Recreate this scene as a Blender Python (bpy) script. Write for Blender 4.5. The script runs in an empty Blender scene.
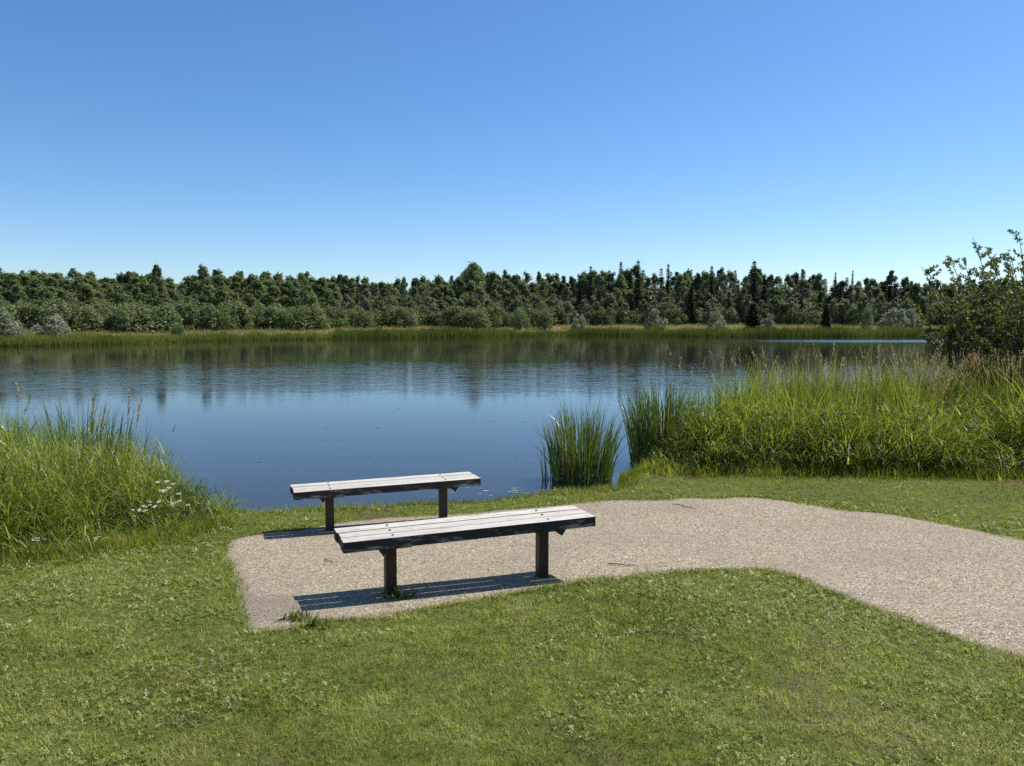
import bpy, bmesh, math, random
import numpy as np
from mathutils import Vector

R = math.radians
random.seed(7)
rng = np.random.default_rng(7)
U = rng.uniform
scene = bpy.context.scene
COL = scene.collection
WATER = -0.42
EYE = 2.0
F = 769.0
PITCH = math.atan(61 / F)
SUN_AZ, SUN_EL = R(62), R(56)      # azimuth to the right of the view direction (+Y)

# ------------------------------------------------------------------ helpers
def link(o, parent=None):
    COL.objects.link(o)
    if parent is not None:
        o.parent = parent
    return o

def tag(o, label=None, cat=None, group=None, kind=None):
    if label: o['label'] = label
    if cat: o['category'] = cat
    if group: o['group'] = group
    if kind: o['kind'] = kind
    return o

def empty(name, loc=(0, 0, 0), rz=0.0):
    o = bpy.data.objects.new(name, None)
    o.empty_display_size = 0.2
    o.location = loc
    o.rotation_euler = (0, 0, rz)
    return link(o)

def mesh_np(name, verts, faces, mats, parent=None, attrs=None, smooth=False, mi=None):
    """one mesh object from numpy arrays; faces is (n,k)"""
    me = bpy.data.meshes.new(name)
    verts = np.asarray(verts, np.float32); faces = np.asarray(faces, np.int32)
    k = faces.shape[1]
    me.vertices.add(len(verts)); me.vertices.foreach_set('co', verts.ravel())
    me.loops.add(faces.size); me.loops.foreach_set('vertex_index', faces.ravel())
    me.polygons.add(len(faces))
    me.polygons.foreach_set('loop_start', np.arange(0, faces.size, k, dtype=np.int32))
    me.polygons.foreach_set('loop_total', np.full(len(faces), k, np.int32))
    me.update(calc_edges=True)
    for an, av in (attrs or {}).items():
        a = me.attributes.new(an, 'FLOAT', 'POINT')
        a.data.foreach_set('value', np.asarray(av, np.float32))
    for m in (mats if isinstance(mats, (list, tuple)) else [mats]):
        me.materials.append(m)
    if mi is not None:
        me.polygons.foreach_set('material_index', np.asarray(mi, np.int32))
    if smooth:
        me.polygons.foreach_set('use_smooth', np.ones(len(faces), bool))
    return link(bpy.data.objects.new(name, me), parent)

def mesh_bm(name, bm, mats, parent=None, smooth=False):
    me = bpy.data.meshes.new(name)
    bm.normal_update(); bm.to_mesh(me); bm.free()
    for m in (mats if isinstance(mats, (list, tuple)) else [mats]):
        me.materials.append(m)
    if smooth:
        for p in me.polygons: p.use_smooth = True
    return link(bpy.data.objects.new(name, me), parent)

def box(bm, x0, x1, y0, y1, z0, z1, bev=0.0, mi=0):
    vs = [bm.verts.new((x, y, z)) for x in (x0, x1) for y in (y0, y1) for z in (z0, z1)]
    fs = [bm.faces.new([vs[i] for i in q]) for q in ((0, 1, 3, 2), (4, 6, 7, 5), (0, 4, 5, 1), (2, 3, 7, 6), (0, 2, 6, 4), (1, 5, 7, 3))]
    bmesh.ops.recalc_face_normals(bm, faces=fs)
    for f in fs: f.material_index = mi
    if bev:
        es = list({e for f in fs for e in f.edges})
        bmesh.ops.bevel(bm, geom=es, offset=bev, segments=2, affect='EDGES', profile=0.6)

def hash2(ix, iy, s):
    n = (ix.astype(np.int64) * 374761393 + iy.astype(np.int64) * 668265263 + s * 974634541) & 0x7fffffff
    n = ((n ^ (n >> 13)) * 1274126177) & 0x7fffffff
    return ((n ^ (n >> 16)) & 0xffff) / 65535.0

def vnoise(x, y, sc, s=0):
    x = np.asarray(x, float) / sc + 1000.5; y = np.asarray(y, float) / sc + 1000.5
    ix, iy = np.floor(x), np.floor(y); fx, fy = x - ix, y - iy
    fx = fx * fx * (3 - 2 * fx); fy = fy * fy * (3 - 2 * fy)
    a, b, c, d = hash2(ix, iy, s), hash2(ix + 1, iy, s), hash2(ix, iy + 1, s), hash2(ix + 1, iy + 1, s)
    return (a * (1 - fx) + b * fx) * (1 - fy) + (c * (1 - fx) + d * fx) * fy

def fbm(x, y, sc, s=0):
    return 0.55 * vnoise(x, y, sc, s) + 0.3 * vnoise(x, y, sc / 2.1, s + 1) + 0.15 * vnoise(x, y, sc / 4.3, s + 2)

def sd_poly(x, y, poly):
    """signed distance (negative inside) and nearest boundary point"""
    x = np.asarray(x, float).ravel(); y = np.asarray(y, float).ravel()
    best = np.full(x.shape, 1e18); nx = np.zeros_like(x); ny = np.zeros_like(x)
    inside = np.zeros(x.shape, bool)
    P = np.asarray(poly, float); Q = np.roll(P, -1, 0)
    for (ax, ay), (bx, by) in zip(P, Q):
        dx, dy = bx - ax, by - ay
        t = np.clip(((x - ax) * dx + (y - ay) * dy) / (dx * dx + dy * dy + 1e-12), 0, 1)
        px, py = ax + t * dx, ay + t * dy
        d = (x - px) ** 2 + (y - py) ** 2
        m = d < best
        best[m] = d[m]; nx[m] = px[m]; ny[m] = py[m]
        c = (ay > y) != (by > y)
        xi = ax + (y - ay) / (by - ay + 1e-18) * dx
        inside ^= c & (x < xi)
    d = np.sqrt(best)
    return np.where(inside, -d, d), nx, ny

def smooth01(t):
    t = np.clip(t, 0, 1); return t * t * (3 - 2 * t)

def dense(poly, step, closed=True, amp=0.0, s=3):
    out = []
    P = [np.array(p, float) for p in poly]
    n = len(P)
    def cr(p0, p1, p2, p3, t):
        return 0.5 * ((2 * p1) + (p2 - p0) * t + (2 * p0 - 5 * p1 + 4 * p2 - p3) * t * t + (3 * p1 - p0 - 3 * p2 + p3) * t ** 3)
    for i in range(n if closed else n - 1):
        p0, p1, p2, p3 = [P[(i + k) % n] if closed else P[min(max(i + k, 0), n - 1)] for k in (-1, 0, 1, 2)]
        m = max(1, int(np.linalg.norm(p2 - p1) / step))
        for k in range(m):
            out.append(cr(p0, p1, p2, p3, k / m))
    out = np.array(out)
    if amp:
        out[:, 0] += (vnoise(out[:, 0], out[:, 1], 0.35, s) - .5) * 2 * amp
        out[:, 1] += (vnoise(out[:, 0], out[:, 1], 0.35, s + 9) - .5) * 2 * amp
    return out

# ------------------------------------------------------------------ the lie of the land
near_shore = [(-95, 24), (-40, 18.5), (-20, 15.5), (-12, 13.2), (-8, 11.9), (-5.6, 10.9), (-4.3, 10.1), (-3.5, 9.35),
              (-2.6, 9.45), (-1.3, 9.75), (-.4, 9.95), (.35, 10.4), (.95, 10.5), (1.5, 10.85), (1.8, 12.2), (2.6, 13.4), (5, 15.2), (9, 17.8),
              (14, 20.5), (22, 24), (40, 30), (95, 46)]
FAR_TAB = [(-500, 62), (-200, 69), (0, 75), (130, 84.5), (200, 95), (340, 109), (500, 124), (560, 137), (640, 133), (760, 122), (930, 127), (1200, 135), (1500, 140)]
def shore_d(px): return np.interp(px, [a for a, b in FAR_TAB], [b for a, b in FAR_TAB])
far_shore = [((px - 512) / F * d, d) for px, d in FAR_TAB]
pond = np.vstack([dense(near_shore, .4, False, .05), dense(far_shore[::-1], 3.0, False, 0)])
pond[len(dense(near_shore, .4, False)):, 1] += (vnoise(pond[len(dense(near_shore, .4, False)):, 0], 0 * pond[len(dense(near_shore, .4, False)):, 0], 6, 4) - .5) * 2.5

def terrain(x, y):
    x = np.asarray(x, float); shp = x.shape
    y = np.asarray(y, float).ravel(); x = x.ravel()
    d, _, _ = sd_poly(x, y, pond)
    yy = np.clip(y, -8, 400)
    nearz = -.06 + .077 * (5.72 - yy)
    k = .04
    nearz = np.where((nearz + .29) / k > 30, nearz, -.29 + k * np.log1p(np.exp(np.clip((nearz + .29) / k, -30, 30))))
    nearz += (fbm(x, y, 1.3, 11) - .5) * .022
    farz = -.2 + 1.5 * smooth01((d - 1) / 36) + np.clip(d - 30, 0, 600) * .006 + (fbm(x, y, 14, 5) - .5) * .25
    w = smooth01((y - 40) / 15)
    land = nearz * (1 - w) + farz * w
    edge = smooth01(d / (.35 * (1 - w) + 1.2 * w))
    z = (WATER - .015) * (1 - edge) + land * edge
    bed = WATER - .015 - np.clip(-d, 0, 6) * (.22 + .5 * w)
    return np.where(d < 0, bed, z).reshape(shp)

def T1(x, y): return float(terrain(np.array([x]), np.array([y]))[0])

def back(px, py, z=None):
    dx = (px - 512) / F; dv = (383 - py) / F
    dy = math.cos(PITCH) + dv * math.sin(PITCH); dz = -math.sin(PITCH) + dv * math.cos(PITCH)
    zz = -.1 if z is None else z
    for _ in range(1 if z is not None else 8):
        t = (zz - EYE) / dz
        X, Y = dx * t, dy * t
        if z is None: zz = T1(X, Y)
    return X, Y

path_px = [(221, 543), (223, 547), (232, 576), (238, 610), (240, 631), (243, 634), (252, 633), (300, 628), (400, 613), (500, 598), (580, 584), (660, 575.5), (720, 570.5), (762, 571), (800, 582), (850, 600), (900, 619), (960, 643), (1024, 662)]
path_px2 = [(1024, 540), (980, 531), (920, 519), (850, 510), (800, 503), (750, 498), (640, 499.5), (560, 504.5), (480, 512), (400, 517), (340, 523), (290, 531), (250, 536.5), (228, 540)]
pp = [back(*q) for q in path_px]
pp2 = [back(*q) for q in path_px2]
a, b = np.array(pp[-1]), np.array(pp[-2]); dirn = (a - b) / np.linalg.norm(a - b)
pp += [tuple(a + dirn * 1.2), tuple(a + dirn * 4)]
a, b = np.array(pp2[0]), np.array(pp2[1]); dirn = (a - b) / np.linalg.norm(a - b)
pp2 = [tuple(a + dirn * 5), tuple(a + dirn * 1.5)] + pp2
path_poly = dense(pp + pp2, .06, True, .06, 21)

# ------------------------------------------------------------------ materials
class NT:
    def __init__(s, name):
        s.m = bpy.data.materials.new(name); s.m.use_nodes = True
        s.t = s.m.node_tree; s.t.nodes.clear()
        s.out = s.n('ShaderNodeOutputMaterial')
    def n(s, typ, **kw):
        nd = s.t.nodes.new(typ)
        for k, v in kw.items():
            if k.startswith('i_'):
                key = k[2:].replace('_', ' ')
                nd.inputs[key].default_value = v
            else: setattr(nd, k, v)
        return nd
    def l(s, a, b): s.t.links.new(a, b)
    def noise(s, vec, scale, detail=4, rough=.55, dist=0):
        nd = s.n('ShaderNodeTexNoise'); nd.inputs['Scale'].default_value = scale; nd.inputs['Detail'].default_value = detail
        nd.inputs['Roughness'].default_value = rough; nd.inputs['Distortion'].default_value = dist
        if vec is not None: s.l(vec, nd.inputs['Vector'])
        return nd.outputs['Fac']
    def ramp(s, fac, stops):
        nd = s.n('ShaderNodeValToRGB'); e = nd.color_ramp.elements
        while len(e) < len(stops): e.new(.5)
        for el, (p, c) in zip(e, stops):
            el.position = p; el.color = (*c, 1) if len(c) == 3 else c
        s.l(fac, nd.inputs['Fac']); return nd.outputs['Color']
    def mix(s, fac, a, b, blend='MIX'):
        nd = s.n('ShaderNodeMix', data_type='RGBA', blend_type=blend)
        for sock, v in ((nd.inputs[0], fac), (nd.inputs[6], a), (nd.inputs[7], b)):
            if isinstance(v, (int, float)): sock.default_value = v
            elif isinstance(v, tuple): sock.default_value = (*v, 1)
            else: s.l(v, sock)
        return nd.outputs[2]
    def math(s, op, a, b=0.0, clamp=False):
        nd = s.n('ShaderNodeMath', operation=op, use_clamp=clamp)
        for sock, v in ((nd.inputs[0], a), (nd.inputs[1], b)):
            if isinstance(v, (int, float)): sock.default_value = v
            else: s.l(v, sock)
        return nd.outputs[0]
    def mapr(s, v, a, b, c=0.0, d=1.0, smooth=True):
        nd = s.n('ShaderNodeMapRange', interpolation_type='SMOOTHSTEP' if smooth else 'LINEAR')
        s.l(v, nd.inputs['Value'])
        for k, x in zip(('From Min', 'From Max', 'To Min', 'To Max'), (a, b, c, d)): nd.inputs[k].default_value = x
        return nd.outputs['Result']
    def pos(s): return s.n('ShaderNodeNewGeometry').outputs['Position']
    def attr(s, name): return s.n('ShaderNodeAttribute', attribute_name=name).outputs['Fac']
    def bump(s, h, strength, dist):
        nd = s.n('ShaderNodeBump'); nd.inputs['Strength'].default_value = strength; nd.inputs['Distance'].default_value = dist
        s.l(h, nd.inputs['Height']); return nd.outputs['Normal']
    def principled(s, color, rough=.8, normal=None, spec=.3, metallic=0.0):
        p = s.n('ShaderNodeBsdfPrincipled')
        for key, v in (('Base Color', color), ('Roughness', rough), ('Metallic', metallic), ('Specular IOR Level', spec)):
            if isinstance(v, tuple): p.inputs[key].default_value = (*v, 1)
            elif isinstance(v, (int, float)): p.inputs[key].default_value = v
            else: s.l(v, p.inputs[key])
        if normal is not None: s.l(normal, p.inputs['Normal'])
        return p.outputs[0]
    def done(s, sh): s.l(sh, s.out.inputs['Surface']); return s.m

def leaf_mat(name, stops, trans=.4, gloss=.06, rough=.45, tip=None, tree=False, tint=1.15):
    """foliage: colour from the per-leaf attribute v (and t along a blade), thin leaves let light through"""
    k = NT(name)
    v = k.attr('v')
    if tree:
        oi = k.n('ShaderNodeObjectInfo').outputs['Random']
        v = k.math('ADD', k.math('MULTIPLY', v, .6), k.math('MULTIPLY', oi, .4))
    c = k.ramp(v, stops)
    if tip is not None:
        c = k.mix(k.mapr(k.attr('t'), tip[1], 1.0), c, tip[0])
    d = k.n('ShaderNodeBsdfDiffuse'); k.l(c, d.inputs['Color'])
    tr = k.n('ShaderNodeBsdfTranslucent')
    tc = k.mix(1.0, c, (1.1 * tint, 1.25 * tint, .8 * tint) if tree else (1.35 * tint, 1.3 * tint, .55 * tint), 'MULTIPLY'); k.l(tc, tr.inputs['Color'])
    g = k.n('ShaderNodeBsdfGlossy'); g.inputs['Roughness'].default_value = rough; g.inputs['Color'].default_value = (1, 1, 1, 1)
    m1 = k.n('ShaderNodeMixShader'); m1.inputs[0].default_value = trans; k.l(d.outputs[0], m1.inputs[1]); k.l(tr.outputs[0], m1.inputs[2])
    m2 = k.n('ShaderNodeMixShader'); m2.inputs[0].default_value = gloss; k.l(m1.outputs[0], m2.inputs[1]); k.l(g.outputs[0], m2.inputs[2])
    return k.done(m2.outputs[0])

M = {}
M['lawn'] = leaf_mat('lawn_blade', [(0, (.045, .068, .007)), (.28, (.15, .192, .019)), (.58, (.265, .30, .045)), (.84, (.39, .40, .12)), (1, (.56, .50, .26))], .42, .012, .6)
M['tall'] = leaf_mat('tall_grass_blade', [(0, (.035, .065, .008)), (.35, (.115, .17, .020)), (.7, (.235, .285, .042)), (.93, (.32, .33, .08)), (1, (.46, .40, .20))], .45, .025, .5)
M['cattail'] = leaf_mat('cattail_blade', [(0, (.03, .065, .014)), (.6, (.085, .145, .03)), (.9, (.16, .21, .05)), (1, (.26, .23, .09))], .35, .06, .35)
M['plume'] = leaf_mat('seed_plume', [(0, (.22, .15, .09)), (.5, (.36, .27, .16)), (1, (.52, .42, .27))], .4, .02, .6, tint=.75)
M['reed'] = leaf_mat('far_reed', [(0, (.05, .07, .016)), (.5, (.12, .155, .036)), (1, (.24, .25, .08))], .35, .01, .5)
M['meadow'] = leaf_mat('meadow_blade', [(0, (.07, .11, .03)), (.5, (.15, .18, .05)), (.8, (.25, .22, .09)), (1, (.32, .26, .13))], .3, .02, .5)
M['clover'] = leaf_mat('clover_leaf', [(0, (.10, .13, .014)), (.6, (.19, .235, .04)), (1, (.32, .355, .10))], .35, .03, .5)
M['poplar'] = leaf_mat('poplar_leaf', [(0, (.11, .14, .065)), (.5, (.20, .24, .11)), (1, (.29, .315, .16))], .45, .012, .5, tree=True, tint=.95)
M['aspen'] = leaf_mat('aspen_leaf', [(0, (.125, .14, .08)), (.5, (.205, .22, .13)), (1, (.29, .30, .19))], .45, .012, .5, tree=True, tint=.9)
M['spruce'] = leaf_mat('spruce_needle', [(0, (.04, .058, .036)), (.5, (.072, .096, .056)), (1, (.115, .14, .08))], .3, .01, .5, tree=True, tint=.8)
M['willow'] = leaf_mat('willow_leaf', [(0, (.09, .115, .05)), (.5, (.165, .20, .085)), (1, (.25, .275, .135))], .42, .012, .5, tree=True, tint=.95)
M['silver'] = leaf_mat('silver_leaf', [(0, (.16, .18, .12)), (.5, (.28, .30, .21)), (1, (.42, .44, .33))], .35, .015, .5, tree=True, tint=.8)
M['bush'] = leaf_mat('near_willow_leaf', [(0, (.05, .07, .022)), (.55, (.115, .15, .045)), (.9, (.19, .21, .08)), (1, (.28, .27, .12))], .42, .035, .45)
M['weed'] = leaf_mat('weed_leaf', [(0, (.06, .09, .015)), (1, (.20, .22, .05))], .35, .02, .5)
M['petal'] = leaf_mat('white_petal', [(0, (.6, .6, .52)), (1, (.82, .82, .76))], .3, .02, .5, tint=.8)

def bark(name, c0, c1):
    k = NT(name)
    tc = k.n('ShaderNodeTexCoord').outputs['Object']
    f = k.noise(tc, 6, 5)
    return k.done(k.principled(k.ramp(f, [(.3, c0), (.7, c1)]), .9, k.bump(f, .5, .02)))
M['bark'] = bark('grey_bark', (.05, .042, .034), (.16, .145, .12))
M['palebark'] = bark('pale_bark', (.18, .17, .14), (.42, .40, .35))
M['darkbark'] = bark('dark_bark', (.03, .022, .016), (.08, .06, .045))

# ground
k = NT('ground'); P = k.pos()
sep = k.n('ShaderNodeSeparateXYZ'); k.l(P, sep.inputs[0])
n1 = k.noise(P, .9, 5, .6); n2 = k.noise(P, 14, 5, .65); n3 = k.noise(P, 60, 3, .6)
turf = k.ramp(n2, [(.3, (.035, .048, .010)), (.5, (.085, .105, .02)), (.7, (.14, .15, .042))])
dry = k.ramp(n3, [(.3, (.06, .05, .022)), (.7, (.15, .125, .06))])
turf = k.mix(k.mapr(n1, .5, .68), turf, dry)
farn = k.noise(P, .12, 5, .6)
mead = k.ramp(farn, [(.35, (.11, .14, .04)), (.52, (.20, .19, .075)), (.7, (.30, .25, .13))])
turf = k.mix(k.mapr(sep.outputs[1], 45, 60), turf, mead)
mud = k.ramp(n2, [(.3, (.035, .028, .018)), (.7, (.10, .08, .05))])
col = k.mix(k.mapr(sep.outputs[2], WATER - .01, WATER + .06), mud, turf)
M['ground'] = k.done(k.principled(col, .95, k.bump(n2, .6, .02), .1))

# path: fine stone chips
k = NT('chip_path'); P = k.pos()
vo = k.n('ShaderNodeTexVoronoi'); vo.inputs['Scale'].default_value = 82; k.l(P, vo.inputs['Vector'])
sepc = k.n('ShaderNodeSeparateColor'); k.l(vo.outputs['Color'], sepc.inputs[0])
chips = k.ramp(sepc.outputs[0], [(0, (.07, .052, .033)), (.22, (.22, .172, .11)), (.5, (.39, .315, .208)), (.8, (.52, .435, .305)), (1, (.80, .72, .57))])
vo2 = k.n('ShaderNodeTexVoronoi'); vo2.inputs['Scale'].default_value = 210; k.l(P, vo2.inputs['Vector'])
sepd = k.n('ShaderNodeSeparateColor'); k.l(vo2.outputs['Color'], sepd.inputs[0])
fines = k.ramp(sepd.outputs[0], [(0, (.17, .13, .08)), (.5, (.35, .282, .188)), (1, (.58, .49, .35))])
col = k.mix(k.mapr(k.noise(P, 30, 3), .46, .66, 0, .8), chips, fines)
big = k.noise(P, 1.1, 5, .6)
col = k.mix(k.mapr(big, .40, .64, .0, .38), col, (.27, .22, .155))
worn = k.noise(P, .55, 6, .65, .6)
col = k.mix(k.mapr(worn, .5, .72, 0, .2), col, (.52, .44, .31))
gap = k.mapr(vo.outputs['Distance'], .35, .62)
col = k.mix(k.math('MULTIPLY', gap, .45), col, (.13, .10, .07))
e = k.attr('edge')
dn = k.noise(P, 9, 5, .7)
dirt = k.ramp(k.noise(P, 70, 4, .7), [(.3, (.055, .043, .032)), (.5, (.20, .16, .12)), (.7, (.40, .34, .27))])
col = k.mix(k.mapr(k.math('SUBTRACT', k.math('ADD', k.math('MULTIPLY', e, .8), dn), .72), .0, .3, 0, .8), col, dirt)
h = k.math('ADD', k.math('MULTIPLY', vo.outputs['Distance'], -1.0), k.math('MULTIPLY', vo2.outputs['Distance'], -.5))
M['path'] = k.done(k.principled(col, .9, k.bump(h, .75, .006), .25))
k = NT('loose_chip')
M['chip'] = k.done(k.principled(k.ramp(k.attr('v'), [(0, (.22, .18, .13)), (.3, (.36, .29, .21)), (.8, (.52, .44, .33)), (1, (.72, .67, .58))]), .8))

# bench wood and steel
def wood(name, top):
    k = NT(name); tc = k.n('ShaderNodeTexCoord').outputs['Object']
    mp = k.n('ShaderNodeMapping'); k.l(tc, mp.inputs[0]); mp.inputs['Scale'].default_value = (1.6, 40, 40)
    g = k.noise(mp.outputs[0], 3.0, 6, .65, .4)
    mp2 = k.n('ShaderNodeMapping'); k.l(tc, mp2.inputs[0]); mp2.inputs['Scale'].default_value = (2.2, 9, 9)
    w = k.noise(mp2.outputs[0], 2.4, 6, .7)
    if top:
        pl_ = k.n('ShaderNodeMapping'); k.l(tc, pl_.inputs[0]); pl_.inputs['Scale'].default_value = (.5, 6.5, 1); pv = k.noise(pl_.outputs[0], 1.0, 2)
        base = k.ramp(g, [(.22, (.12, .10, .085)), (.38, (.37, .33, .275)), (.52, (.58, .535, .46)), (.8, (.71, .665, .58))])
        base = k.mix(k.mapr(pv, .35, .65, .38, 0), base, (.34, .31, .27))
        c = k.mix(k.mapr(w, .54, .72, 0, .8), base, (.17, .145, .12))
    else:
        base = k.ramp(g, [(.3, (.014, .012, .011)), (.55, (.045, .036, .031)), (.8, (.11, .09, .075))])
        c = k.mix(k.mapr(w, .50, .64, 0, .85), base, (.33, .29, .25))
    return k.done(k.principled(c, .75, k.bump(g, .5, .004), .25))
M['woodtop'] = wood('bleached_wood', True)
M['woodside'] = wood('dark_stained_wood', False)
k = NT('brown_steel'); tc = k.n('ShaderNodeTexCoord').outputs['Object']
f1 = k.noise(tc, 14, 5, .7)
M['steel'] = k.done(k.principled(k.ramp(f1, [(.35, (.028, .014, .012)), (.6, (.05, .024, .018)), (.78, (.11, .05, .03))]), .5, k.bump(f1, .15, .004), .4))
k = NT('bolt_steel'); M['bolt'] = k.done(k.principled((.04, .035, .03), .45, None, .5, .7))
k = NT('twig_wood'); M['twig'] = k.done(k.principled((.09, .065, .045), .9))
k = NT('scum'); M['scum'] = k.done(k.principled(k.ramp(k.attr('v'), [(0, (.05, .07, .03)), (.7, (.12, .13, .07)), (1, (.45, .45, .42))]), .7))

# water
k = NT('pond_water'); P = k.pos()
sep = k.n('ShaderNodeSeparateXYZ'); k.l(P, sep.inputs[0])
X, Y = sep.outputs[0], sep.outputs[1]
warp = k.noise(P, .07, 4, .6)
mpw = k.n('ShaderNodeMapping'); k.l(P, mpw.inputs[0]); mpw.inputs['Scale'].default_value = (.35, 1.0, 1)
streak = k.noise(mpw.outputs[0], .35, 4, .6)
Yw = k.math('ADD', Y, k.math('MULTIPLY', k.math('SUBTRACT', warp, .5), 12))
band = k.math('MULTIPLY', k.mapr(Yw, 24, 30), k.mapr(Yw, 36, 56, 1, 0))
band = k.math('MULTIPLY', band, k.mapr(k.math('ADD', X, k.math('MULTIPLY', warp, 10)), 8, 22, 1, .35))
mpr = k.n('ShaderNodeMapping'); k.l(P, mpr.inputs[0]); mpr.inputs['Scale'].default_value = (.45, .5, 1)
riff = k.noise(mpr.outputs[0], 2.6, 3, .7)
band = k.math('MULTIPLY', band, k.mapr(streak, .3, .6, .5, 1))
band = k.math('MULTIPLY', band, k.mapr(riff, .34, .64, .08, 1.9))
strip = k.math('MULTIPLY', k.mapr(k.math('ADD', Y, k.math('MULTIPLY', k.math('SUBTRACT', streak, .5), 5)), 90, 93), k.mapr(k.math('ADD', Y, k.math('MULTIPLY', k.math('SUBTRACT', streak, .5), 5)), 103, 107, 1, 0))
strip = k.math('MULTIPLY', strip, k.mapr(X, 18, 44))
mp1 = k.n('ShaderNodeMapping'); k.l(P, mp1.inputs[0]); mp1.inputs['Scale'].default_value = (.8, 1.6, 1)
w1 = k.noise(mp1.outputs[0], 5.0, 3, .55)
mp3 = k.n('ShaderNodeMapping'); k.l(P, mp3.inputs[0]); mp3.inputs['Scale'].default_value = (.5, 1.2, 1)
w2 = k.noise(mp3.outputs[0], 1.1, 2, .5)
amp = k.math('ADD', .0016, k.math('ADD', k.math('MULTIPLY', band, .0026), k.math('MULTIPLY', strip, .03)))
hgt = k.math('MULTIPLY', k.math('ADD', w1, k.math('MULTIPLY', w2, 1.2)), amp)
nrm = k.bump(hgt, 1.0, 1.0)
fr = k.n('ShaderNodeFresnel'); fr.inputs['IOR'].default_value = 1.333; k.l(nrm, fr.inputs['Normal'])
gl = k.n('ShaderNodeBsdfGlossy'); gl.inputs['Color'].default_value = (1, 1, 1, 1); k.l(nrm, gl.inputs['Normal'])
rg = k.math('ADD', .012, k.math('ADD', k.math('MULTIPLY', band, .012), k.math('MULTIPLY', strip, .13)))
k.l(rg, gl.inputs['Roughness'])
df = k.n('ShaderNodeBsdfDiffuse'); df.inputs['Color'].default_value = (.05, .058, .05, 1)
tp = k.n('ShaderNodeBsdfTransparent'); tp.inputs['Color'].default_value = (.62, .55, .38, 1)
bd = k.n('ShaderNodeMixShader'); bd.inputs[0].default_value = .55; k.l(df.outputs[0], bd.inputs[1]); k.l(tp.outputs[0], bd.inputs[2])
mx = k.n('ShaderNodeMixShader'); k.l(fr.outputs[0], mx.inputs[0]); k.l(bd.outputs[0], mx.inputs[1]); k.l(gl.outputs[0], mx.inputs[2])
M['water'] = k.done(mx.outputs[0])

# ------------------------------------------------------------------ ground, water, path
def axis(*segs):
    out = []
    for a, b, n in segs: out += list(np.linspace(a, b, n, endpoint=False))
    return np.array(out + [segs[-1][1]])
xs = axis((-1500, -200, 12), (-200, -60, 28), (-60, -12, 50), (-12, -6, 24), (-6, 9, 150), (9, 20, 44), (20, 80, 60), (80, 240, 32), (240, 1500, 12))
ys = axis((-60, -2, 10), (-2, 3, 14), (3, 13.5, 105), (13.5, 26, 50), (26, 60, 24), (60, 175, 92), (175, 300, 25), (300, 2200, 14))
gx, gy = np.meshgrid(xs, ys)
gz = terrain(gx, gy)
nx_, ny_ = len(xs), len(ys)
idx = np.arange(nx_ * ny_).reshape(ny_, nx_)
fq = np.stack([idx[:-1, :-1], idx[:-1, 1:], idx[1:, 1:], idx[1:, :-1]], -1).reshape(-1, 4)
tag(mesh_np('ground', np.stack([gx, gy, gz], -1).reshape(-1, 3), fq, M['ground'], smooth=True), kind='structure')
pb = np.array([(-160, 4), (160, 4), (160, 175), (-160, 175)], float)
wx, wy = np.meshgrid(np.linspace(-160, 160, 9), np.linspace(5, 172, 9))
ii = np.arange(81).reshape(9, 9)
tag(mesh_np('water', np.stack([wx, wy, 0 * wx + WATER], -1).reshape(-1, 3), np.stack([ii[:-1, :-1], ii[:-1, 1:], ii[1:, 1:], ii[1:, :-1]], -1).reshape(-1, 4), M['water']), kind='structure')

def path_sd(x, y): return sd_poly(x, y, path_poly)[0].reshape(np.shape(x))
lo, hi = path_poly.min(0) - .1, path_poly.max(0) + .1
px_, py_ = np.meshgrid(np.arange(lo[0], hi[0], .06), np.arange(lo[1], hi[1], .06))
d, qx, qy = sd_poly(px_, py_, path_poly)
nr, nc = px_.shape
ii = np.arange(nr * nc).reshape(nr, nc)
ins = (d < 0).reshape(nr, nc)
cell = ins[:-1, :-1] | ins[:-1, 1:] | ins[1:, 1:] | ins[1:, :-1]
X2 = np.where(d < 0, px_.ravel(), qx); Y2 = np.where(d < 0, py_.ravel(), qy)
fq = np.stack([ii[:-1, :-1], ii[:-1, 1:], ii[1:, 1:], ii[1:, :-1]], -1)[cell]
used = np.unique(fq); remap = np.zeros(nr * nc, int); remap[used] = np.arange(len(used))
V = np.stack([X2, Y2, terrain(X2, Y2) + .006], -1)[used]
edge = np.exp(-np.clip(-d, 0, 9) / .09)[used] + .85 * np.exp(-(((V[:, 0] + 1.75) / .28) ** 2 + ((V[:, 1] - 5.35) / .35) ** 2))
tag(mesh_np('path', V, remap[fq], M['path'], smooth=True, attrs={'edge': edge}), kind='structure')

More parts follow.
